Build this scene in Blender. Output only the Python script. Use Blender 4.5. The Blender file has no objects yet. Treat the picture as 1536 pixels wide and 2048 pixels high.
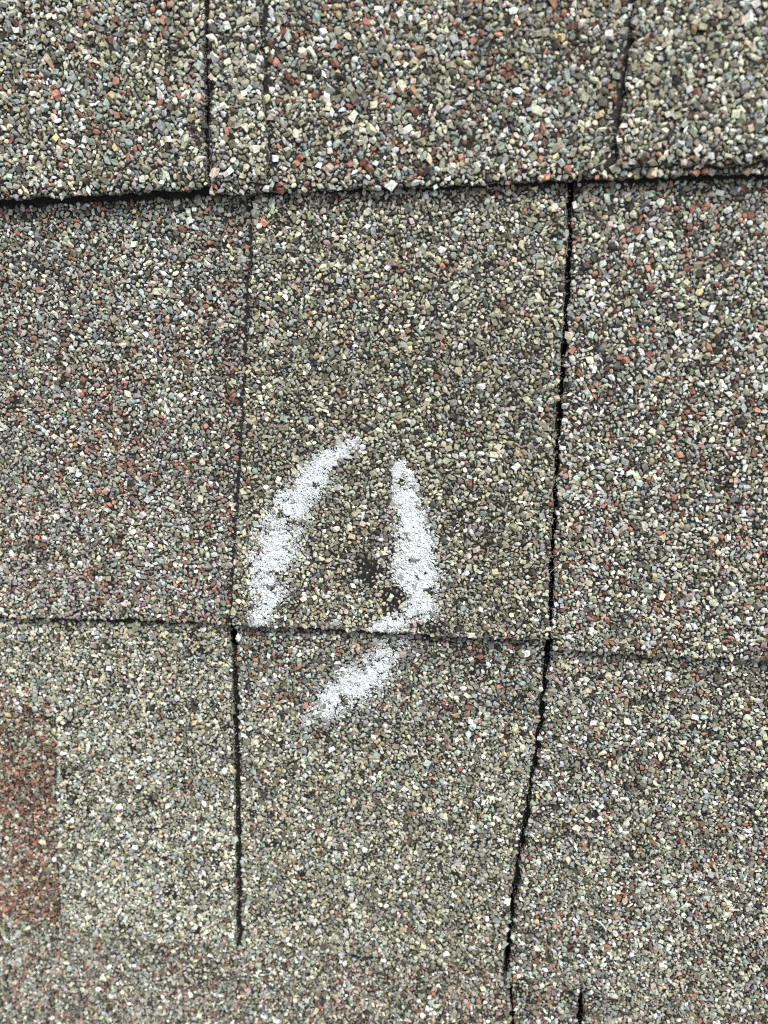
import bpy, math
import numpy as np
from mathutils import Matrix, Vector

# ------------------------------------------------------------------ camera, sky, sun, exposure
S = bpy.context.scene
C = S.collection
PITCH = math.radians(20)                       # slope of the roof
WORLD = Matrix.Rotation(PITCH, 4, 'X')         # roof coordinates (x along the courses, y up the slope, z off the roof) -> world
F, CX, CY, DIST = 1479.0, 768.0, 1024.0, 0.246

def unit(v): return v / np.linalg.norm(v)
down = unit(np.array([730 - CX, 6500 - CY, F]))
left = np.array([-9430 - CX, 553 - CY, F]); left = unit(left - left.dot(down) * down)
RX, RY = -left, -down
RZ = np.cross(RX, RY)
RC = np.stack([RX, RY, RZ], 1)                 # roof -> camera (x right, y down, z forward)
CAM = -RC.T @ np.array([0, 0, DIST])

def at(px, py, z=0.0):
    """point of the roof (at height z) seen at a place of the photograph"""
    px, py = np.broadcast_arrays(np.asarray(px, float), np.asarray(py, float))
    d = np.stack([(px - CX) / F, (py - CY) / F, np.ones_like(px)], -1) @ RC
    t = (z - CAM[2]) / d[..., 2]
    p = CAM + d * t[..., None]
    return p[..., 0], p[..., 1]

def pix(x, y, z=0.0):
    p = np.stack(np.broadcast_arrays(np.asarray(x, float), y, z), -1) - CAM
    q = p @ RC.T
    return CX + F * q[..., 0] / q[..., 2], CY + F * q[..., 1] / q[..., 2]

cam_data = bpy.data.cameras.new("camera")
cam = bpy.data.objects.new("camera", cam_data); C.objects.link(cam)
M = Matrix.Identity(4)
right_, up_, back_ = RC.T @ np.array([1, 0, 0]), RC.T @ np.array([0, -1, 0]), RC.T @ np.array([0, 0, -1])
for i in range(3):
    M[i][0], M[i][1], M[i][2], M[i][3] = right_[i], up_[i], back_[i], CAM[i]
cam.matrix_world = WORLD @ M
cam_data.sensor_fit = 'AUTO'; cam_data.sensor_width = 36.0
cam_data.lens = F / 2048 * 36
cam_data.clip_start = 0.005; cam_data.clip_end = 200
cam_data.dof.use_dof = True
cam_data.dof.focus_distance = 0.243
cam_data.dof.aperture_fstop = 10.0
S.camera = cam

SUN_EL, SUN_AZ = math.radians(58), math.radians(32)       # azimuth measured from up-slope towards the right
w = bpy.data.worlds.new("World"); S.world = w; w.use_nodes = True
nt = w.node_tree
sky = nt.nodes.new('ShaderNodeTexSky'); sky.sky_type = 'NISHITA'; sky.sun_disc = False
sky.sun_elevation = SUN_EL; sky.sun_rotation = SUN_AZ
sky.air_density = 1.0; sky.dust_density = 4.0; sky.ozone_density = 0.6
hs = nt.nodes.new('ShaderNodeHueSaturation'); hs.inputs['Saturation'].default_value = .16      # cloud cover greys the sky
nt.links.new(sky.outputs[0], hs.inputs['Color']); nt.links.new(hs.outputs[0], nt.nodes['Background'].inputs[0])
nt.nodes['Background'].inputs[1].default_value = 0.10
sun_d = bpy.data.lights.new("sun", 'SUN'); sun_d.energy = 1.5; sun_d.angle = math.radians(12)
sun_d.color = (1.0, 0.97, 0.88)
sun = bpy.data.objects.new("sun", sun_d); C.objects.link(sun)
sdir = Vector((math.sin(SUN_AZ) * math.cos(SUN_EL), math.cos(SUN_AZ) * math.cos(SUN_EL), math.sin(SUN_EL)))
sun.rotation_euler = sdir.to_track_quat('Z', 'Y').to_euler()
sun.location = (0, 0, 2)
S.view_settings.view_transform = 'Standard'; S.view_settings.look = 'None'
S.view_settings.exposure = 0.80; S.view_settings.gamma = 1.0
S.cycles.use_denoising = False
S.cycles.max_bounces = 5; S.cycles.diffuse_bounces = 3; S.cycles.glossy_bounces = 2
S.cycles.pixel_filter_type = 'BLACKMAN_HARRIS'; S.cycles.filter_width = 1.15

# ------------------------------------------------------------------ helpers
rng = np.random.default_rng(11)
MM = 0.001
T = 4.2 * MM                                    # rise of a shingle's top above the course below at its butt edge
THICK = 3.1 * MM
TR = {0: 4.8 * MM, 1: 4.2 * MM, 2: 3.0 * MM, 3: 3.5 * MM}     # how far each butt edge stands above the next course
E = 0.143                                       # exposure

LAT = rng.random((256, 256))
def vnoise(x, y, s, k=0):
    """smooth value noise 0..1, cell size s metres"""
    u = x / s + 71.3 * k + 500; v = y / s + 37.7 * k + 500
    i = np.floor(u).astype(int); j = np.floor(v).astype(int)
    a = u - i; b = v - j
    a = a * a * (3 - 2 * a); b = b * b * (3 - 2 * b)
    g = lambda p, q: LAT[p & 255, q & 255]
    return (g(i, j) * (1 - a) + g(i + 1, j) * a) * (1 - b) + (g(i, j + 1) * (1 - a) + g(i + 1, j + 1) * a) * b
def fbm(x, y, s, k=0):
    return (vnoise(x, y, s, k) + .5 * vnoise(x, y, s / 2.1, k + 1) + .25 * vnoise(x, y, s / 4.3, k + 2)) / 1.75

def line_y(pts, z):                             # polyline of the photograph running across -> y(x)
    px, py = np.array(pts, float).T
    x, y = at(px, py, z)
    return lambda q: np.interp(q, x, y)
def line_x(pts, z):                             # polyline running down the slope -> x(y)
    px, py = np.array(pts, float).T
    x, y = at(px, py, z)
    o = np.argsort(y); x, y = x[o], y[o]
    return lambda q: np.interp(q, y, x)

# butt lines of the courses
YB = {}
YB[0] = line_y([(-700, 440), (0, 404), (415, 384), (700, 378), (1140, 364), (1536, 347), (2200, 318)], T)
YB[1] = line_y([(-700, 1205), (0, 1235), (460, 1250), (1095, 1278), (1536, 1312), (2200, 1360)], T)
YB[2] = line_y([(-700, 1800), (0, 1858), (480, 1897), (1000, 1945), (1165, 1985), (1536, 2030), (2200, 2110)], T)
YB[3] = lambda x: YB[2](x) - E
YB[4] = lambda x: YB[2](x) - 2 * E
YB[-1] = lambda x: YB[0](x) + E
YB[-2] = lambda x: YB[0](x) + 2 * E
def zrow(r, x, y):
    lo = YB[r](x); hi = YB[r - 1](x)
    t = (y - lo) / (hi - lo)
    return TR.get(r, T) * (1 - t) + 0.5 * MM * (fbm(x, y, .05, 9 + r) - .5)

X0, _ = at(-330, 600); X1, _ = at(1536 + 330, 600)
_, Y1 = at(768, -330); _, Y0 = at(768, 2048 + 330)
X0, X1, Y0, Y1 = float(X0), float(X1), float(Y0), float(Y1)

def link(name, verts, faces, mat, parent=None, colours=None, smooth=False):
    """faces: (n,3) or (n,4) int array"""
    me = bpy.data.meshes.new(name)
    verts = np.asarray(verts, np.float32); faces = np.asarray(faces, np.int32)
    n, k = faces.shape
    me.vertices.add(len(verts)); me.vertices.foreach_set('co', verts.ravel())
    me.loops.add(n * k); me.loops.foreach_set('vertex_index', faces.ravel())
    me.polygons.add(n); me.polygons.foreach_set('loop_start', np.arange(0, n * k, k, dtype=np.int32))
    me.update(calc_edges=True)
    me.polygons.foreach_set('use_smooth', np.full(n, smooth, bool))
    if colours is not None:
        a = me.color_attributes.new('stone_colour', 'FLOAT_COLOR', 'POINT')
        a.data.foreach_set('color', np.concatenate([colours, np.ones((len(colours), 1))], 1).astype(np.float32).ravel())
    me.materials.append(mat)
    o = bpy.data.objects.new(name, me); C.objects.link(o)
    if parent is not None: o.parent = parent
    else: o.matrix_world = WORLD
    return o

def tag(o, label=None, cat=None, group=None, kind=None):
    for k, v in (('label', label), ('category', cat), ('group', group), ('kind', kind)):
        if v: o[k] = v
    return o

def thing(name, label, cat, group=None):
    o = bpy.data.objects.new(name, None); C.objects.link(o)
    o.empty_display_size = .02; o.matrix_world = WORLD
    return tag(o, label, cat, group)

# ------------------------------------------------------------------ materials
def new_mat(name):
    m = bpy.data.materials.new(name); m.use_nodes = True
    return m, m.node_tree, m.node_tree.nodes['Principled BSDF']

def asphalt_mat():
    m, t, b = new_mat('asphalt')
    tc = t.nodes.new('ShaderNodeTexCoord')
    n = t.nodes.new('ShaderNodeTexNoise'); n.inputs['Scale'].default_value = 900; n.inputs['Detail'].default_value = 6
    r = t.nodes.new('ShaderNodeValToRGB')
    r.color_ramp.elements[0].position = .35; r.color_ramp.elements[0].color = (.006, .0055, .005, 1)
    r.color_ramp.elements[1].position = .75; r.color_ramp.elements[1].color = (.034, .030, .026, 1)
    n2 = t.nodes.new('ShaderNodeTexNoise'); n2.inputs['Scale'].default_value = 1800; n2.inputs['Detail'].default_value = 3
    bp = t.nodes.new('ShaderNodeBump'); bp.inputs['Strength'].default_value = .8; bp.inputs['Distance'].default_value = .0003
    for q in (n, n2): t.links.new(tc.outputs['Object'], q.inputs['Vector'])
    t.links.new(n.outputs['Fac'], r.inputs['Fac']); t.links.new(r.outputs['Color'], b.inputs['Base Color'])
    t.links.new(n2.outputs['Fac'], bp.inputs['Height']); t.links.new(bp.outputs['Normal'], b.inputs['Normal'])
    b.inputs['Roughness'].default_value = .6
    b.inputs['Specular IOR Level'].default_value = .3
    return m

def granule_mat():
    m, t, b = new_mat('mineral_granules')
    a = t.nodes.new('ShaderNodeAttribute'); a.attribute_name = 'stone_colour'
    tc = t.nodes.new('ShaderNodeTexCoord')
    n = t.nodes.new('ShaderNodeTexNoise'); n.inputs['Scale'].default_value = 1500; n.inputs['Detail'].default_value = 4
    r = t.nodes.new('ShaderNodeMapRange'); r.inputs['From Min'].default_value = .3; r.inputs['From Max'].default_value = .7
    r.inputs['To Min'].default_value = .55; r.inputs['To Max'].default_value = 1.35
    mx = t.nodes.new('ShaderNodeVectorMath'); mx.operation = 'SCALE'
    t.links.new(tc.outputs['Object'], n.inputs['Vector']); t.links.new(n.outputs['Fac'], r.inputs['Value'])
    t.links.new(a.outputs['Color'], mx.inputs[0]); t.links.new(r.outputs['Result'], mx.inputs['Scale'])
    t.links.new(mx.outputs['Vector'], b.inputs['Base Color'])
    bp = t.nodes.new('ShaderNodeBump'); bp.inputs['Strength'].default_value = .5; bp.inputs['Distance'].default_value = .0002
    t.links.new(n.outputs['Fac'], bp.inputs['Height']); t.links.new(bp.outputs['Normal'], b.inputs['Normal'])
    b.inputs['Roughness'].default_value = .6; b.inputs['Specular IOR Level'].default_value = .35
    return m

def plain_mat(name, c, rough, var=.15, scale=1500):
    m, t, b = new_mat(name)
    tc = t.nodes.new('ShaderNodeTexCoord')
    n = t.nodes.new('ShaderNodeTexNoise'); n.inputs['Scale'].default_value = scale; n.inputs['Detail'].default_value = 4
    r = t.nodes.new('ShaderNodeValToRGB')
    r.color_ramp.elements[0].position = .3; r.color_ramp.elements[0].color = (*[v * (1 - var) for v in c], 1)
    r.color_ramp.elements[1].position = .7; r.color_ramp.elements[1].color = (*c, 1)
    t.links.new(tc.outputs['Object'], n.inputs['Vector']); t.links.new(n.outputs['Fac'], r.inputs['Fac'])
    t.links.new(r.outputs['Color'], b.inputs['Base Color'])
    b.inputs['Roughness'].default_value = rough
    return m

def far_roof_mat():
    """granule-coated surface for the rest of the roof, outside the close-up"""
    m, t, b = new_mat('granule_coating')
    tc = t.nodes.new('ShaderNodeTexCoord')
    v = t.nodes.new('ShaderNodeTexVoronoi'); v.inputs['Scale'].default_value = 820
    r = t.nodes.new('ShaderNodeValToRGB'); r.color_ramp.interpolation = 'CONSTANT'
    els = [(0, (.05, .045, .04)), (.15, (.15, .14, .12)), (.42, (.3, .28, .23)), (.66, (.24, .27, .27)), (.85, (.27, .12, .08)), (.92, (.5, .48, .42))]
    e = r.color_ramp.elements
    e[0].color = (*els[0][1], 1); e[1].position = els[1][0]; e[1].color = (*els[1][1], 1)
    for p, c in els[2:]:
        q = e.new(p); q.color = (*c, 1)
    sp = t.nodes.new('ShaderNodeSeparateColor')
    bp = t.nodes.new('ShaderNodeBump'); bp.inputs['Strength'].default_value = 1; bp.inputs['Distance'].default_value = .0008; bp.invert = True
    t.links.new(tc.outputs['Object'], v.inputs['Vector']); t.links.new(v.outputs['Color'], sp.inputs[0])
    t.links.new(sp.outputs[0], r.inputs['Fac']); t.links.new(r.outputs['Color'], b.inputs['Base Color'])
    t.links.new(v.outputs['Distance'], bp.inputs['Height']); t.links.new(bp.outputs['Normal'], b.inputs['Normal'])
    b.inputs['Roughness'].default_value = .7
    return m

ASPHALT, GRAN, FAR = asphalt_mat(), granule_mat(), far_roof_mat()
CHALK = plain_mat('chalk_powder', (.77, .81, .85), .95, .12)
FIBRE = plain_mat('dry_fibre', (.72, .68, .58), .6, .2)

# ------------------------------------------------------------------ granule shapes
ph = (1 + 5 ** .5) / 2
ICO_V = np.array([(-1, ph, 0), (1, ph, 0), (-1, -ph, 0), (1, -ph, 0), (0, -1, ph), (0, 1, ph), (0, -1, -ph), (0, 1, -ph), (ph, 0, -1), (ph, 0, 1), (-ph, 0, -1), (-ph, 0, 1)], float)
ICO_V /= np.linalg.norm(ICO_V[0])
ICO_F = np.array([(0, 11, 5), (0, 5, 1), (0, 1, 7), (0, 7, 10), (0, 10, 11), (1, 5, 9), (5, 11, 4), (11, 10, 2), (10, 7, 6), (7, 1, 8), (3, 9, 4), (3, 4, 2), (3, 2, 6), (3, 6, 8), (3, 8, 9), (4, 9, 5), (2, 4, 11), (6, 2, 10), (8, 6, 7), (9, 8, 1)])
BOX_V = np.array([(x, y, z) for x in (-1, 1) for y in (-1, 1) for z in (-1, 1)], float) * .74
BOX_F = np.array([(0, 1, 3), (0, 3, 2), (4, 6, 7), (4, 7, 5), (0, 4, 5), (0, 5, 1), (2, 3, 7), (2, 7, 6), (0, 2, 6), (0, 6, 4), (1, 5, 7), (1, 7, 3)])
OCT_V = np.array([(1, 0, 0), (-1, 0, 0), (0, 1, 0), (0, -1, 0), (0, 0, 1), (0, 0, -1)], float)
OCT_F = np.array([(0, 2, 4), (2, 1, 4), (1, 3, 4), (3, 0, 4), (2, 0, 5), (1, 2, 5), (3, 1, 5), (0, 3, 5)])

def rocks(cx, cy, cz, a, b, c, yaw, base_v, base_f, tilt=.35, rough=.2):
    """angular stones: centres, half-axes and yaw -> stacked vertices and faces"""
    n = len(cx)
    V = np.repeat(base_v[None], n, 0)
    # random spin of the base form so that no two look alike
    q = rng.normal(size=(n, 4)); q /= np.linalg.norm(q, axis=1)[:, None]
    w_, x_, y_, z_ = q.T
    R = np.stack([1 - 2 * (y_**2 + z_**2), 2 * (x_*y_ - z_*w_), 2 * (x_*z_ + y_*w_),
                  2 * (x_*y_ + z_*w_), 1 - 2 * (x_**2 + z_**2), 2 * (y_*z_ - x_*w_),
                  2 * (x_*z_ - y_*w_), 2 * (y_*z_ + x_*w_), 1 - 2 * (x_**2 + y_**2)], 1).reshape(n, 3, 3)
    V = np.einsum('nij,nkj->nki', R, V)
    V *= 1 + rough * (rng.random((n, len(base_v), 1)) * 2 - 1)
    V *= np.stack([a, b, c], 1)[:, None, :]
    tx = rng.normal(0, tilt, n); ty = rng.normal(0, tilt, n)
    X, Y, Z = V[..., 0], V[..., 1], V[..., 2]
    Y, Z = Y * np.cos(tx)[:, None] - Z * np.sin(tx)[:, None], Y * np.sin(tx)[:, None] + Z * np.cos(tx)[:, None]
    X, Z = X * np.cos(ty)[:, None] + Z * np.sin(ty)[:, None], -X * np.sin(ty)[:, None] + Z * np.cos(ty)[:, None]
    cyw, syw = np.cos(yaw)[:, None], np.sin(yaw)[:, None]
    X, Y = X * cyw - Y * syw, X * syw + Y * cyw
    V = np.stack([X + cx[:, None], Y + cy[:, None], Z + cz[:, None]], -1)
    Fc = base_f[None] + (np.arange(n) * len(base_v))[:, None, None]
    return V.reshape(-1, 3), Fc.reshape(-1, 3)

# ------------------------------------------------------------------ colours of the stones (albedo, with highlights among the whites)
PAL = {
    'cream': (.56, .55, .43), 'khaki': (.31, .30, .215), 'sand': (.43, .40, .30), 'ochre': (.50, .41, .22),
    'blue': (.30, .36, .345), 'pale': (.52, .58, .55), 'grey': (.25, .265, .24), 'mauve': (.31, .25, .235),
    'brown': (.14, .125, .09), 'dark': (.05, .048, .04), 'white': (.80, .81, .76),  # white stones double as painted highlights on the matte granules
    'red': (.35, .145, .10), 'rust': (.20, .10, .066),
}
KEYS = list(PAL)
PALV = np.array([PAL[k] for k in KEYS]) * [1.01, 1.0, .995]
def mix(**k):
    v = np.array([k.get(n, 0) for n in KEYS], float)
    v[KEYS.index('red')] *= .95; v[KEYS.index('white')] *= .7; v[KEYS.index('rust')] *= .75; v[KEYS.index('ochre')] *= .8
    return v / v.sum()
MIX = {
    'top':    mix(cream=16, khaki=17, sand=9, ochre=2, blue=14, pale=11, grey=14, brown=7, dark=3, white=4, red=5, rust=3),
    'topred': mix(cream=14, khaki=14, sand=9, ochre=2, blue=14, pale=11, grey=14, brown=7, dark=3, white=4, red=8, rust=4),
    'toptab': mix(cream=24, khaki=22, sand=10, ochre=2, blue=10, pale=12, grey=8, brown=6, dark=2, white=6, red=2, rust=1),
    'mauve':  mix(cream=13, khaki=9, sand=8, blue=15, pale=16, grey=22, mauve=24, brown=7, dark=3, white=2, red=8, rust=7),
    'centre': mix(cream=14, khaki=30, sand=14, ochre=2.5, blue=8, pale=5, grey=13, mauve=4, brown=12, dark=4, white=1.5, red=.6, rust=.6),
    'centop': mix(cream=23, khaki=22, sand=14, ochre=2, blue=10, pale=9, grey=12, mauve=4, brown=9, dark=3, white=3, red=1, rust=.6),
    'right':  mix(cream=16, khaki=14, sand=9, ochre=1, blue=11, pale=16, grey=11, mauve=3, brown=6, dark=4, white=9, red=7, rust=4),
    'lowl':   mix(cream=20, khaki=21, sand=10, ochre=3, blue=13, pale=13, grey=10, brown=8, dark=4, white=3, red=.6, rust=.4),
    'redpat': mix(cream=4, khaki=14, sand=7, ochre=5, blue=1, grey=6, mauve=10, brown=12, dark=3, red=22, rust=44),
    'lowc':   mix(cream=14, khaki=22, sand=11, ochre=3.5, blue=13, pale=10, grey=13, brown=9, dark=4, white=2, red=1.4, rust=1),
    'band':   mix(cream=6, khaki=13, sand=5, blue=18, pale=12, grey=20, mauve=6, brown=9, dark=4, white=3, red=6, rust=4),
    'lowr':   mix(cream=10, khaki=15, sand=8, ochre=1, blue=13, pale=13, grey=15, mauve=8, brown=8, dark=5, white=7, red=3.5, rust=3),
    'row3':   mix(cream=8, khaki=13, sand=6, ochre=1, blue=13, pale=9, grey=18, mauve=15, brown=13, dark=7, white=3, red=3, rust=8),
}
def sm(x, a, b):
    t = np.clip((x - a) / (b - a), 0, 1); return t * t * (3 - 2 * t)
def zone(piece, px, py):
    """weights of the colour drops at each stone -> (n, palette)"""
    n = len(px)
    def blend(A, B, f): return A * (1 - f)[:, None] + B * f[:, None]
    def full(k): return np.repeat(MIX[k][None], n, 0)
    wob = 60 * (LAT[(px // 90).astype(int) & 255, (py // 70).astype(int) & 255] - .5)
    if piece == 'r0left': return blend(full('topred'), full('top'), sm(py + wob, 250, 330))
    if piece == 'r0base': return blend(full('topred'), full('top'), sm(px + wob, 900, 1150))
    if piece == 'r0tab': return full('toptab')
    if piece == 'r0rtab': return blend(full('toptab'), full('topred'), sm(py, 250, 330) * .5)
    if piece == 'r1left': return blend(full('band'), full('mauve'), sm(py + wob, 420, 640))
    if piece == 'r1tab': return blend(full('centop'), full('centre'), sm(py + wob, 560, 860))
    if piece == 'r1right': return blend(full('band') * .5 + full('right') * .5, full('right'), sm(py + wob, 380, 560))
    if piece == 'r2left': return blend(full('lowl'), full('redpat'), sm(py + wob, 1370, 1470) * (1 - sm(py, 1825, 1870)) * (.8 + .2 * np.sin(py / 40)))
    if piece == 'r2ltab': return full('lowl')
    if piece == 'r2mid': return blend(full('band'), full('lowc'), sm(py + wob * .6, 1390, 1500))
    if piece == 'r2right': return blend(full('band') * .3 + full('right') * .7, full('lowr'), sm(py + wob, 1300, 1560))
    return full('row3')

# ------------------------------------------------------------------ pieces of the covering
class Piece:
    """a sheet bounded by x-left(y), x-right(y), y-butt(x), y-head(x); top surface zrow + dz"""
    def __init__(s, row, zone_name, xl, xr, butt=None, dz=0.0, lift=None, rag=.7, seed=0, thick=THICK, bald=.5, head=None):
        s.row, s.zone, s.dz, s.lift, s.seed, s.thick, s.bald = row, zone_name, dz, lift, seed, thick, bald
        zc = T + dz
        fl = line_x(xl, zc) if xl else (lambda y: np.full_like(y, X0))
        fr = line_x(xr, zc) if xr else (lambda y: np.full_like(y, X1))
        fb = line_y(butt, zc) if butt else YB[row]
        j = lambda q, k: rag * MM * ((vnoise(q, q * 0 + k, .004, k) - .5) * 1.3 + (vnoise(q, q * 0 + k, .0013, k + 5) - .5) * 1.2)
        s.xl = lambda y: fl(y) + j(y, seed + 1)
        s.xr = lambda y: fr(y) + j(y, seed + 2)
        s.yb = lambda x: np.maximum(fb(x) + j(x, seed + 3), Y0)
        hd = {1: lambda x: -(.25 + .65 * sm(-x, .02, .07) + .5 * sm(x, .05, .1) + .5 * (fbm(x, x * 0, .006, 4) - .3)) * MM, 2: lambda x: -(1.0 + 1.6 * fbm(x, x * 0, .006, 6) + .5 * sm(x, -.045, 0)) * MM, 3: lambda x: -(2.3 + 1.6 * fbm(x, x * 0, .007, 5)) * MM, 0: lambda x: .008 + x * 0}[row]
        s.yh = lambda x: np.minimum(YB[row - 1](x) + hd(x), Y1)   # granule limit; below laps the bare black strip left stands for shadow
        s.yt = lambda x: np.minimum(YB[row - 1](x) + .13, Y1 + .02)
    def z(s, x, y):
        z = zrow(s.row, x, y) + s.dz
        if s.lift is not None: z = z + s.lift(x, y)
        # slightly rounded-over borders
        d = np.minimum(np.minimum(x - s.xl(y), s.xr(y) - x), y - s.yb(x))
        z = z - .4 * MM * np.clip(1 - d / (1.5 * MM), 0, 1) ** 2
        if s.row == 0: z = z - 1.2 * MM * np.clip(1 - (y - s.yb(x)) / (3.6 * MM), 0, 1) ** 2.2      # worn, drooping lip
        return z
    def inside(s, x, y, m=0.0):
        return (x > s.xl(y) + m) & (x < s.xr(y) - m) & (y > s.yb(x) + m) & (y < s.yh(x))
    def body(s, name, parent):
        nu, nv = 150, 150
        u, v = np.meshgrid(np.linspace(0, 1, nu) , np.linspace(0, 1, nv))
        x = X0 + (X1 - X0) * u; y = Y0 + (Y1 - Y0) * v
        for _ in range(6):
            lo, hi = s.yb(x), s.yt(x)
            y = lo + (hi - lo) * v
            x = s.xl(y) + (s.xr(y) - s.xl(y)) * u
        # denser towards the borders is not needed: the stones cover the sheet
        z = s.z(x, y)
        top = np.stack([x, y, z], -1).reshape(-1, 3)
        idx = np.arange(nu * nv).reshape(nv, nu)
        f = np.stack([idx[:-1, :-1], idx[:-1, 1:], idx[1:, 1:], idx[1:, :-1]], -1).reshape(-1, 4)
        ring = np.concatenate([idx[0, :], idx[1:, -1], idx[-1, -2::-1], idx[-2:0:-1, 0]])
        m1 = top[ring] - [0, 0, s.thick * .45]; m2 = top[ring] - [0, 0, s.thick]
        # the cut edge is a little ragged
        jit = (rng.random((len(ring), 2)) - .5) * .35 * MM
        m1[:, :2] += jit
        tg = np.roll(top[ring], -1, 0) - np.roll(top[ring], 1, 0)
        inn = np.stack([-tg[:, 1], tg[:, 0]], 1); inn /= np.maximum(np.linalg.norm(inn, axis=1), 1e-9)[:, None]
        m1[:, :2] += inn * .3 * MM; m2[:, :2] += inn * np.minimum(2.4 * MM, s.thick * .7) * (.6 + .8 * rng.random((len(ring), 1)))   # lower layer set back
        n0 = len(top); k = len(ring); a = np.arange(k); b = (a + 1) % k
        f1 = np.stack([ring[a], n0 + a, n0 + b, ring[b]], 1)
        f2 = np.stack([n0 + a, n0 + k + a, n0 + k + b, n0 + b], 1)
        bot = top - [0, 0, s.thick]; bot[ring] = m2
        nb = n0 + 2 * k
        f3 = (f[:, ::-1] + nb)
        return link(name, np.concatenate([top, m1, m2, bot]), np.concatenate([f, f1, f2, f3]), ASPHALT, parent, smooth=False)

BALD = [(738, 1138, 30, .95), (768, 1162, 22, .65), (790, 1190, 27, .93), (806, 1226, 12, .7), (862, 1258, 26, .8), (700, 1165, 22, .6), (742, 1112, 14, .6), (786, 1212, 20, .9),
        (735, 1085, 16, .35), (640, 1190, 20, .3), (940, 690, 22, .55), (880, 820, 26, .5), (1075, 560, 20, .4), (640, 560, 18, .45),
        (985, 905, 22, .5), (1020, 980, 20, .4), (985, 1048, 20, .5), (130, 1440, 26, .7), (145, 1450, 20, .6), (1075, 1780, 26, .6), (1160, 1670, 30, .4),
        (820, 1530, 24, .4), (870, 1520, 24, .5), (1390, 300, 20, .3), (200, 450, 22, .4), (540, 1640, 26, .5), (470, 990, 14, .3), (160, 850, 30, .35),
        (600, 1330, 22, .4), (1450, 930, 22, .3), (1290, 640, 18, .3), (370, 1210, 40, .3), (420, 1180, 30, .3), (275, 1510, 20, .35), (1165, 1990, 26, .6), (1030, 1975, 20, .6)]

# ------------------------------------------------------------------ where the chalk was rubbed on
LEFT_STROKE = [(712, 880, 14, .35), (690, 892, 18, .7), (655, 925, 27, 1.1), (615, 970, 31, 1.15), (580, 1020, 33, 1.2), (560, 1075, 35, 1.1), (544, 1120, 36, 1.15), (540, 1165, 33, 1.05), (536, 1200, 28, 1.0), (524, 1236, 20, 1.0)]
RIGHT_STROKE = [(800, 932, 15, 1.0), (810, 970, 22, 1.15), (818, 1015, 28, 1.2), (826, 1060, 33, 1.1), (834, 1110, 38, 1.2), (838, 1155, 40, 1.25), (835, 1185, 34, 1.1), (850, 1205, 28, .9), (825, 1225, 24, .75), (790, 1238, 18, .85), (752, 1254, 14, .9)]
LOWER_STROKE = [(800, 1285, 22, .35), (775, 1310, 30, .5), (745, 1340, 32, .85), (712, 1370, 34, 1.0), (680, 1392, 34, 1.0), (650, 1418, 28, .85), (632, 1434, 20, .6)]
def stroke_density(px, py, pts):
    """1 in the core of the stroke, falling to 0 outside; pts: (x, y, half width, strength)"""
    best = np.zeros(len(px))
    for (x0, y0, w0, s0), (x1, y1, w1, s1) in zip(pts[:-1], pts[1:]):
        dx, dy = x1 - x0, y1 - y0
        t = np.clip(((px - x0) * dx + (py - y0) * dy) / (dx * dx + dy * dy), 0, 1)
        d = np.hypot(px - x0 - t * dx, py - y0 - t * dy) / (w0 + (w1 - w0) * t) / .72
        best = np.maximum(best, (s0 + (s1 - s0) * t) * (1 - sm(d, 0, 1.65)))
    for bx, by, br, bs in BALD[:6]: best = best * (1 - bs * (1 - sm(np.hypot(px - bx, py - by) / br, .6, 1.1)))
    return best

def clump(x, y):
    return .47 + .5 * vnoise(x, y, .0045, 77) + 1.0 * (vnoise(x, y, .0026, 78) - .5) + .8 * (vnoise(x, y, .0011, 79) - .5)

ALL = []                                        # big stones kept for the chalk

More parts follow.
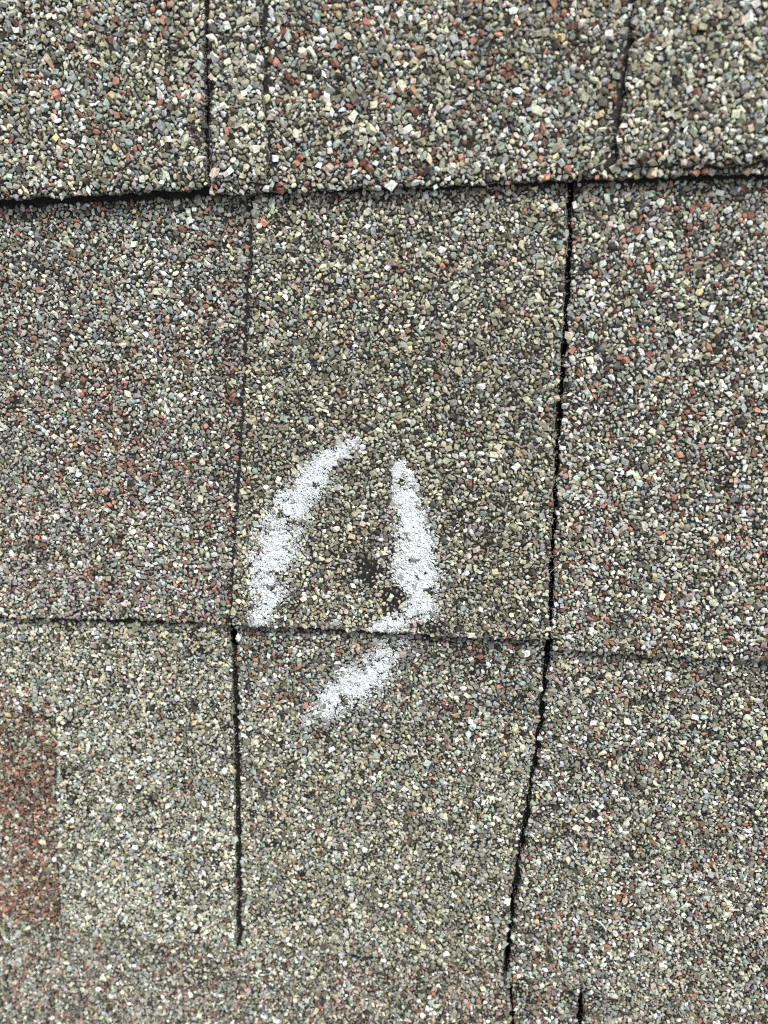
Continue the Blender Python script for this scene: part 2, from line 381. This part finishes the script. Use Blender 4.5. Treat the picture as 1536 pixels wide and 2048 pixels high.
def scatter(piece, covers=(), res=.12 * MM):
    """pack stones over a piece: large ones first, then chips in what is left"""
    xs0, xs1, ys0, ys1 = piece.bb
    W = int((xs1 - xs0) / res) + 60; H = int((ys1 - ys0) / res) + 60
    occ = np.zeros((H, W), bool)
    area = (xs1 - xs0) * (ys1 - ys0)
    out = []
    stamp = {}
    def get(a, b, yaw, sc):
        k = (round(a / res), round(b / res), int(yaw / math.pi * 8) % 8, sc)
        if k not in stamp:
            A, B, th = max(k[0], 1) * sc, max(k[1], 1) * sc, k[2] * math.pi / 8
            r = int(math.ceil(max(A, B)))
            jj, ii = np.mgrid[-r:r + 1, -r:r + 1]
            uu = ii * math.cos(th) + jj * math.sin(th); vv = -ii * math.sin(th) + jj * math.cos(th)
            stamp[k] = (r, (uu / A) ** 2 + (vv / B) ** 2 <= 1)
        return stamp[k]
    passes = [(.90, .25, 1.6), (.67, .20, 3.5), (.46, .14, 4.2), (.29, .12, 2.2)]       # half size (mm), spread, tries per mm2-ish
    for pi, (med, spread, dens) in enumerate(passes):
        n = int(area / (MM * MM) * dens * (.45 if pi == 0 else .6))
        x = rng.uniform(xs0, xs1, n); y = rng.uniform(ys0, ys1, n)
        ok = piece.inside(x, y, .25 * MM)
        for c in covers: ok &= ~((x > c.xl(y) - (1.0 + 2.1 * fbm(x, y, .003, 7) + rng.normal(0, .35, len(x))) * MM * min(1, c.dz / (1.1 * MM))) & (x < c.xr(y) + (.7 + 1.9 * fbm(x, y, .003, 8) + rng.normal(0, .35, len(x))) * MM * min(1, c.dz / (1.1 * MM))) & (y > c.yb(x) - (.5 + .6 * rng.random(len(x))) * MM * (c.dz > 1.5 * MM)))  # stones left out beside tab steps: the bare dark channel stands for shade
        x, y = x[ok], y[ok]
        px, py = pix(x, y, piece.z(x, y))
        bald = piece.bald * sm(fbm(x, y, .007, piece.seed + 20), .57, .78) + .42 * sm(fbm(x, y, .0028, piece.seed + 40), .5, .78)
        for bx, by, br, bs in BALD:
            d = np.hypot(px - bx, py - by) / br / 1.2 * (1 + 1.25 * (fbm(x, y, .0024, 3) - .5))
            bald = np.maximum(bald, bs * (1 - sm(d, .6, 1.2)))
        if pi >= 2: bald = bald * .93
        ok = rng.random(len(x)) > bald
        x, y = x[ok], y[ok]
        n = len(x)
        a = med * (1.12 if piece.row == 0 else 1.0) * MM * np.exp(np.clip(rng.normal(0, spread, n), -3, 1.35 * spread)); b = a * np.clip(rng.normal(.68, .16, n), .36, 1)
        yaw = rng.uniform(0, math.pi, n)
        keep = np.zeros(n, bool)
        sc = .86 if pi < 2 else .8
        I = ((x - xs0) / res).astype(int) + 30; J = ((y - ys0) / res).astype(int) + 30
        for k in range(n):
            i, j = I[k], J[k]
            if occ[j, i]: continue
            r, st = get(a[k], b[k], yaw[k], sc)
            sub = occ[j - r:j + r + 1, i - r:i + r + 1]
            if (sub & st).any(): continue
            sub |= st; keep[k] = True
        x, y, a, b, yaw = x[keep], y[keep], a[keep], b[keep], yaw[keep]
        c = np.minimum(b * rng.uniform(.55, .9, len(x)), .62 * MM)
        z = piece.z(x, y) + c * rng.uniform(.25, .75, len(x)) + (rng.random(len(x)) < .1) * .2 * MM
        out.append((pi, x, y, z, a, b, c, yaw))
    return out

def stones(name, piece, parent, covers=()):
    V, Fc, Co = [], [], []
    off = 0
    for pi, x, y, z, a, b, c, yaw in scatter(piece, covers):
        if len(x) == 0: continue
        px, py = pix(x, y, z)
        W_ = zone(piece.zone, px, py)
        cw = np.cumsum(W_, 1); cw /= cw[:, -1:]
        pick = (rng.random(len(x))[:, None] > cw).sum(1).clip(0, len(KEYS) - 1)
        col = PALV[pick] * np.exp(rng.normal(0, .28, (len(x), 1))) * np.exp(rng.normal(0, .05, (len(x), 3)))
        col = col * (.86 + .28 * fbm(x, y, .03, 55))[:, None]
        lum = col @ np.array([.3, .6, .1])
        col = col * .76 + .24 * lum[:, None] * np.array([1.05, 1.0, .86])
        if pi >= 2: col = col * (.8 if pi == 2 else .6)  # smaller chips darkened, painting deeper shade into the crevices
        # chalk dust rubbed into the stones round the strokes
        dens = np.zeros(len(x))
        for row_, st_ in ((1, LEFT_STROKE), (1, RIGHT_STROKE), (2, LOWER_STROKE)):
            if piece.row == row_: dens = np.maximum(dens, stroke_density(px, py, [(q[0], q[1], q[2] * 1.7, q[3]) for q in st_]))
        dust = np.clip(dens * clump(x, y) * rng.uniform(.5, 1.5, len(x)) * .85, 0, .9)[:, None]
        col = col * (1 - dust) + np.array([.60, .65, .68]) * dust
        kind = rng.random(len(x)) < .55
        for sel, base, rough in ((kind, (BOX_V, BOX_F), .30), (~kind, (ICO_V, ICO_F) if pi < 2 else (OCT_V, OCT_F), .24)):
            if not sel.any(): continue
            v, f = rocks(x[sel], y[sel], z[sel], a[sel] * 1.08, b[sel] * 1.08, c[sel] * 1.1, yaw[sel], *base, rough=rough)
            V.append(v); Fc.append(f + off); off += len(v)
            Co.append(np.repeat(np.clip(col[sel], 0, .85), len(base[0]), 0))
            pxr = (px[sel] > 400) & (px[sel] < 1000) & (py[sel] > 840) & (py[sel] < 1500)
            if pxr.any():
                fa = f.reshape(int(sel.sum()), -1, 3)[pxr]
                ALL.append((piece, v, fa.reshape(-1, 3), pi))
    # chips stuck to the cut edge facing down the slope and at the joints
    for side in range(3):
        L = 2600 if side == 0 else 1500
        if side == 0:
            x = rng.uniform(piece.bb[0], piece.bb[1], L); y = piece.yb(x) + .12 * MM
            ok = (x > piece.xl(y)) & (x < piece.xr(y)) & (y > Y0 + .001)
        else:
            y = rng.uniform(piece.bb[2], piece.bb[3], L); x = (piece.xl(y) + .1 * MM) if side == 1 else (piece.xr(y) - .1 * MM)
            ok = (y > piece.yb(x)) & (y < piece.yh(x)) & (x > X0 + .002) & (x < X1 - .002)
        x, y = x[ok], y[ok]
        if len(x) == 0: continue
        z = piece.z(x, y) - rng.random(len(x)) ** 1.8 * piece.thick * .5
        if side:                                              # grit that fell into the joint
            g = rng.random(len(x)) < .08
            x = x + np.where(g, (-1 if side == 1 else 1) * rng.uniform(.1, 1.0, len(x)) * MM, 0)
            z = np.where(g, piece.z(np.clip(x, piece.xl(y) + .002, piece.xr(y) - .002), y) - rng.uniform(.45, .95, len(x)) * piece.thick, z)
        px, py = pix(x, y, z); W_ = zone(piece.zone, px, py)
        cw = np.cumsum(W_, 1); cw /= cw[:, -1:]
        pick = (rng.random(len(x))[:, None] > cw).sum(1).clip(0, len(KEYS) - 1)
        a = rng.uniform(.15, .42, len(x)) * MM
        v, f = rocks(x, y, z, a, a * .8, a * .7, rng.uniform(0, 3, len(x)), OCT_V, OCT_F, tilt=1)
        V.append(v); Fc.append(f + off); off += len(v)
        Co.append(np.repeat(np.clip(PALV[pick] * .55, 0, .8), 6, 0))  # darkened chips: shade of cut edges and joints put into their colour
    o = link(name, np.concatenate(V), np.concatenate(Fc), GRAN, parent, np.concatenate(Co))
    o['kind'] = 'stuff'
    return o

def set_bb(p):
    ys = np.linspace(Y0, Y1, 400)
    xs = np.linspace(X0, X1, 400)
    xl, xr = p.xl(ys), p.xr(ys)
    g = (xr > xl)
    x0, x1 = max(xl.min(), X0), min(xr.max(), X1)
    q = xs[(xs >= x0 - .002) & (xs <= x1 + .002)]
    y0, y1 = max(p.yb(q).min(), Y0), min(p.yh(q).max(), Y1)
    yy = ys[(ys > y0) & (ys < y1)]
    x0, x1 = max(p.xl(yy).min(), X0), min(p.xr(yy).max(), X1)
    p.bb = (x0 - .001, x1 + .001, y0 - .001, y1 + .001)

# joints, drawn as (photo column, photo row) polylines of the two facing edges
def shift(l, d): return [(x + d, y) for x, y in l]
J0 = [(405, -500), (411, 0), (413, 120), (416, 250), (419, 390), (420, 460)]
J1 = [(1147, 300), (1143, 370), (1139, 520), (1130, 680), (1117, 850), (1110, 1000), (1103, 1150), (1099, 1290), (1096, 1360)]
J2 = [(452, 1180), (458, 1260), (463, 1380), (467, 1500), (471, 1620), (474, 1750), (476, 1900), (478, 2000)]
K2 = [(1104, 1200), (1096, 1300), (1084, 1420), (1072, 1520), (1056, 1620), (1036, 1720), (1024, 1830), (1012, 1930), (1004, 2000)]
J3 = [(1014, 1900), (1020, 1960), (1024, 2048), (1030, 2420)]
K3 = [(1168, 1930), (1165, 1990), (1162, 2048), (1150, 2420)]

def build(label, parts, group='laminated shingles laid in courses'):
    """parts: list of (part name, piece); the first is the backing sheet, the rest are tabs laid on it"""
    t = thing('roof_shingle', label, 'shingle', group)
    covers = [p for _, p in parts[1:]]
    for i, (nm, p) in enumerate(parts):
        set_bb(p)
        b = p.body(nm, t)
        g = stones('granules', p, b, covers if i == 0 else ())
    return t

lift_a = lambda x, y: 1.8 * MM * np.exp(-np.clip(y - YB[0](x), 0, 1) / .035) * sm(-x, .02, .09)
lift_b = lambda x, y: .7 * MM * np.exp(-np.clip(y - YB[0](x), 0, 1) / .03)

# course 0 (top of the photograph)
build('red flecked shingle in the top left corner, its lifted edge casting a dark shadow',
      [('backing_sheet', Piece(0, 'r0left', None, shift(J0, -5), butt=[(-700, 430), (0, 398), (200, 390), (419, 374), (460, 372)], lift=lift_a, seed=60, bald=.25, thick=3.4 * MM))])
build('shingle across the top middle and right holding a narrow and a wide cream tab',
      [('backing_sheet', Piece(0, 'r0base', shift(J0, 5), None, butt=[(400, 391), (470, 390), (540, 384), (700, 378), (900, 371), (1140, 360), (1536, 344), (2200, 316)], lift=lift_b, seed=80, bald=.2)),
       ('narrow_tab', Piece(0, 'r0tab', shift(J0, 7), [(516, -500), (519, 0), (523, 150), (534, 300), (536, 420)], butt=[(350, 362), (430, 360), (540, 366), (600, 366)], dz=2.3 * MM, seed=100, rag=1.1, bald=.2, thick=1.8 * MM)),
       ('wide_tab', Piece(0, 'r0rtab', [(1290, -500), (1274, 0), (1262, 120), (1248, 220), (1234, 320), (1228, 400)], None, butt=[(1100, 336), (1240, 332), (1536, 322), (2200, 300)], dz=2.6 * MM, seed=120, rag=1.0, bald=.2, thick=2.0 * MM))])
# course 1
build('broad shingle with two white chalk strokes on its brown tab, mauve red at left',
      [('backing_sheet', Piece(1, 'r1left', None, shift(J1, -6), butt=[(-700, 1205), (0, 1235), (250, 1238), (460, 1250), (1200, 1282)], seed=140, bald=.35)),
       ('raised_tab', Piece(1, 'r1tab', [(508, 300), (498, 420), (493, 560), (488, 700), (480, 900), (471, 1080), (464, 1240), (460, 1300)], shift(J1, -5), butt=[(400, 1244), (470, 1248), (620, 1256), (760, 1262), (860, 1272), (1100, 1280), (1200, 1284)], dz=.9 * MM, seed=160, bald=.3, thick=.9 * MM))])
build('pale shingle with many brick red flecks right of the long upper joint',
      [('backing_sheet', Piece(1, 'r1right', shift(J1, 6), None, butt=[(1000, 1296), (1106, 1300), (1300, 1310), (1536, 1322), (2200, 1360)], dz=.6 * MM, seed=180, bald=.35))])
# course 2
build('cream and khaki shingle at lower left with a rusty red field along the left border',
      [('backing_sheet', Piece(2, 'r2left', None, shift(J2, -7), seed=200, bald=.2)),
       ('raised_tab', Piece(2, 'r2ltab', [(90, 1180), (96, 1260), (100, 1400), (106, 1600), (112, 1750), (122, 1870), (125, 1950)], shift(J2, -7), butt=[(0, 1862), (120, 1872), (300, 1884), (480, 1898), (600, 1905)], dz=.35 * MM, seed=220, bald=.6, thick=.8 * MM))])
build('khaki shingle with the short lower chalk smear just under the chalked tab',
      [('backing_sheet', Piece(2, 'r2mid', shift(J2, 7), shift(K2, -5), butt=[(300, 1890), (480, 1902), (700, 1915), (1000, 1948), (1100, 1960)], seed=240, bald=.5))])
build('pale grey shingle at lower right beyond the slanting ragged joint',
      [('backing_sheet', Piece(2, 'r2right', shift(K2, 7), None, butt=[(900, 1975), (1030, 1980), (1165, 1990), (1536, 2035), (2200, 2115)], dz=.7 * MM, rag=1.2, seed=260, bald=.45))])
# course 3 (bottom of the photograph)
build('dull grey shingle with rust flecks along the bottom left and middle of the photo',
      [('backing_sheet', Piece(3, 'row3', None, shift(J3, -5), seed=280, bald=.35))])
build('small strip of shingle between the two short joints at the bottom border',
      [('backing_sheet', Piece(3, 'row3', shift(J3, 5), shift(K3, -6), seed=300, bald=.35))])
build('speckled grey shingle in the bottom right corner, right of the last short joint',
      [('backing_sheet', Piece(3, 'row3', shift(K3, 6), None, seed=320, bald=.35))])

# ------------------------------------------------------------------ chalk
def chalk(label, pts, zlimit=None, course=None, powder=9000, gain=1.0):
    V, Fc = [], []
    off = 0
    for piece, v, f, pi in ALL:
        if course is not None and piece.row != course: continue
        tri = v[f]                                            # n,3,3
        cen = tri.mean(1)
        nrm = np.cross(tri[:, 1] - tri[:, 0], tri[:, 2] - tri[:, 0]); L = np.linalg.norm(nrm, axis=1); nrm /= np.maximum(L, 1e-12)[:, None]
        px, py = pix(cen[:, 0], cen[:, 1], cen[:, 2])
        d = stroke_density(px, py, pts) * gain
        h = cen[:, 2] - piece.z(cen[:, 0], cen[:, 1])
        p = d * clump(cen[:, 0], cen[:, 1]) * sm(nrm[:, 2], -.35, .15) * sm(h, -.3 * MM, .3 * MM)
        k = p > rng.random(len(p)) * .45 + .30
        if not k.any(): continue
        t_ = tri[k] + nrm[k][:, None, :] * .035 * MM
        low = t_ - nrm[k][:, None, :] * .05 * MM
        t_ = cen[k][:, None, :] + (t_ - cen[k][:, None, :]) * 1.04
        n = len(t_)
        vv = np.concatenate([t_, low], 1).reshape(-1, 3)
        prism = np.array([(0, 1, 2), (5, 4, 3), (0, 3, 4), (0, 4, 1), (1, 4, 5), (1, 5, 2), (2, 5, 3), (2, 3, 0)])
        ff = (prism[None] + (np.arange(n) * 6)[:, None, None]).reshape(-1, 3)
        V.append(vv); Fc.append(ff + off); off += len(vv)
    # loose powder lodged on and between the stones
    P = np.array(pts); 
    x0, x1, y0, y1 = P[:, 0].min() - 70, P[:, 0].max() + 70, P[:, 1].min() - 60, P[:, 1].max() + 60
    px = rng.uniform(x0, x1, powder * 8); py = rng.uniform(y0, y1, powder * 8)
    wide = [(a, b, c * 1.45, s) for a, b, c, s in pts]
    d = stroke_density(px, py, wide) * gain
    X, Y = at(px, py, T * .5)
    d = d * clump(X, Y)
    k = sm(d, .05, .9) ** 1.2 > rng.random(len(d)); px, py = px[k][:powder], py[k][:powder]
    X, Y = X[k][:powder], Y[k][:powder]
    tab = [p for p in PIECES if course is None or p.row == course]
    z = np.full(len(X), -1.0)
    for p in tab:
        ins = p.inside(X, Y)
        z = np.where(ins, np.maximum(z, p.z(X, Y)), z)
    ok = z > -.5
    X, Y, z = X[ok], Y[ok], z[ok] + (.15 + .6 * rng.random(ok.sum())) * MM
    a = rng.uniform(.10, .34, len(X)) * MM
    v, f = rocks(X, Y, z, a, a * .8, a * .45, rng.uniform(0, 3, len(X)), BOX_V, BOX_F, tilt=.3)
    V.append(v); Fc.append(f + off)
    o = link('chalk_mark', np.concatenate(V), np.concatenate(Fc), CHALK)
    return tag(o, label, 'chalk mark', 'white chalk strokes round the damaged spot')

PIECES = []
for piece, *_ in ALL:
    if piece not in PIECES: PIECES.append(piece)

chalk('long left chalk stroke curving down the brown tab to its lower edge',
      LEFT_STROKE, course=1, powder=9000)
chalk('right chalk stroke running down beside the bald spot and hooking left at the tab edge',
      RIGHT_STROKE, course=1, powder=8500)
chalk('short smeared chalk stroke slanting down left on the shingle below the tab edge',
      LOWER_STROKE, course=2, powder=6000)

def crumb(name, label, cat, px, py, size, flat, mat, yaw, h=1.2 * MM, stretch=.7):
    X, Y = at(px, py, T * .6)
    X, Y = np.array([float(X)]), np.array([float(Y)])
    z = max(float(p.z(X, Y)[0]) for p in PIECES if p.inside(X, Y)[0])
    one = lambda q: np.array([q])
    v, f = rocks(X, Y, one(z + h), one(size), one(size * stretch), one(flat), one(yaw), ICO_V, ICO_F, tilt=.2)
    return tag(link(name, v, f, mat), label, cat)
crumb('chalk_crumb', 'flat white chalk chip lying at the upper tip of the long left stroke', 'chalk crumb', 727, 893, 1.5 * MM, .5 * MM, CHALK, 1.1)
crumb('chalk_crumb', 'small round chalk crumb between the two strokes, beside the right one', 'chalk crumb', 764, 1075, .85 * MM, .55 * MM, CHALK, .2, stretch=.85)
crumb('chalk_crumb', 'tiny chalk crumb sitting in the dark bald spot', 'chalk crumb', 765, 1146, .65 * MM, .5 * MM, CHALK, .7, h=.9 * MM, stretch=.9)

# ------------------------------------------------------------------ dry fibres
def fibre(label, pts, r, cat='fibre', name='dry_fibre', mat=FIBRE, course=None):
    px, py = np.array(pts, float).T
    n = 24
    t = np.linspace(0, 1, len(px)); q = np.linspace(0, 1, n)
    # smooth curve through the points
    deg = min(len(px) - 1, 3)
    cx_, cy_ = np.polyval(np.polyfit(t, px, deg), q), np.polyval(np.polyfit(t, py, deg), q)
    X, Y = at(cx_, cy_, T * .6)
    Z = []
    for a, b in zip(X, Y):
        A, B = np.array([a]), np.array([b])
        zs = [float(p.z(A, B)[0]) for p in EVERY if p.inside(A, B)[0]]
        Z.append(max(zs) if zs else T)
    Z = np.array(Z); Z = np.convolve(np.pad(Z, 3, 'edge'), np.ones(7) / 7, 'valid') + 1.25 * MM + .25 * MM * np.sin(q * math.pi)
    P = np.stack([X, Y, Z], 1); D = np.gradient(P, axis=0); D /= np.linalg.norm(D, axis=1)[:, None]
    N = np.cross(D, [0, 0, 1.0]); N /= np.linalg.norm(N, axis=1)[:, None]; B_ = np.cross(D, N)
    rad = r * (1 - .6 * np.abs(q * 2 - 1) ** 3)
    k = 6; ang = np.arange(k) * 2 * math.pi / k
    V = P[:, None] + rad[:, None, None] * (np.cos(ang)[None, :, None] * N[:, None] + np.sin(ang)[None, :, None] * B_[:, None])
    V = V.reshape(-1, 3)
    i, j = np.meshgrid(np.arange(n - 1), np.arange(k), indexing='ij'); j2 = (j + 1) % k
    Fq = np.stack([i * k + j, i * k + j2, (i + 1) * k + j2, (i + 1) * k + j], -1).reshape(-1, 4)
    return tag(link(name, V, Fq, mat, smooth=True), label, cat)
EVERY = PIECES[:]
from types import SimpleNamespace
EVERY += []
fibre('pale curved sliver lying on the lower right shingle', [(1184, 1826), (1198, 1832), (1207, 1842), (1209, 1850)], .28 * MM, 'sliver', 'dry_sliver')
fibre('fine pale hair across the long joint level with the chalk strokes', [(1090, 1150), (1104, 1134), (1112, 1128), (1124, 1122)], .06 * MM)
fibre('fine pale hair lying along the narrow tab end at top left', [(470, 372), (500, 366), (530, 368), (545, 356)], .06 * MM)

# ------------------------------------------------------------------ the rest of the roof around the close-up
def roof_rest():
    V, Fq = [], []
    def strip(x0, x1, yb0, yb1, yt0, yt1):
        n = len(V)
        zb = -T * .12
        V.extend([(x0, yb0, 0), (x1, yb1, 0), (x0, yb0, T), (x1, yb1, T), (x1, yt1, zb), (x0, yt0, zb)])
        Fq.extend([(n, n + 1, n + 3, n + 2), (n + 2, n + 3, n + 4, n + 5)])
    a, b = np.array([X0]), np.array([X1])
    ybl = lambda r, q: float((YB[r](q) if r in YB else (YB[0](q) - r * E if r < 0 else YB[2](q) - (r - 2) * E))[0])
    for r in range(-26, 30):
        for (p, q, s) in ((-5.0, X0, a), (X1, 5.0, b)):
            strip(p, q, ybl(r, s), ybl(r, s), ybl(r - 1, s), ybl(r - 1, s))
        if r >= 4: strip(X0, X1, ybl(r, a), ybl(r, b), ybl(r - 1, a), ybl(r - 1, b))
        if r <= -1: strip(X0, X1, ybl(r, a), ybl(r, b), ybl(r - 1, a), ybl(r - 1, b))
    # the strips between the close-up and the next butt edge above and below it
    for lo, hi, zl, zh in ((lambda q: ybl(3, q), lambda q: Y0 + .001, T, T * .45), (lambda q: Y1 - .001, lambda q: ybl(-1, q) + .004, T * .62, 0)):
        n = len(V)
        V.extend([(X0, lo(a), zl), (X1, lo(b), zl), (X1, hi(b), zh), (X0, hi(a), zh), (X0, lo(a), 0), (X1, lo(b), 0)])
        Fq.extend([(n, n + 1, n + 2, n + 3), (n + 4, n + 5, n + 1, n)])
    return V, Fq
V, Fq = roof_rest()
tag(link('roof_surface', V, Fq, FAR), kind='structure')
z = -10 * MM
tag(link('roof_deck', [(-5, -4.5, z), (5, -4.5, z), (5, 4, z), (-5, 4, z)], [(0, 1, 2, 3)], ASPHALT), kind='structure')
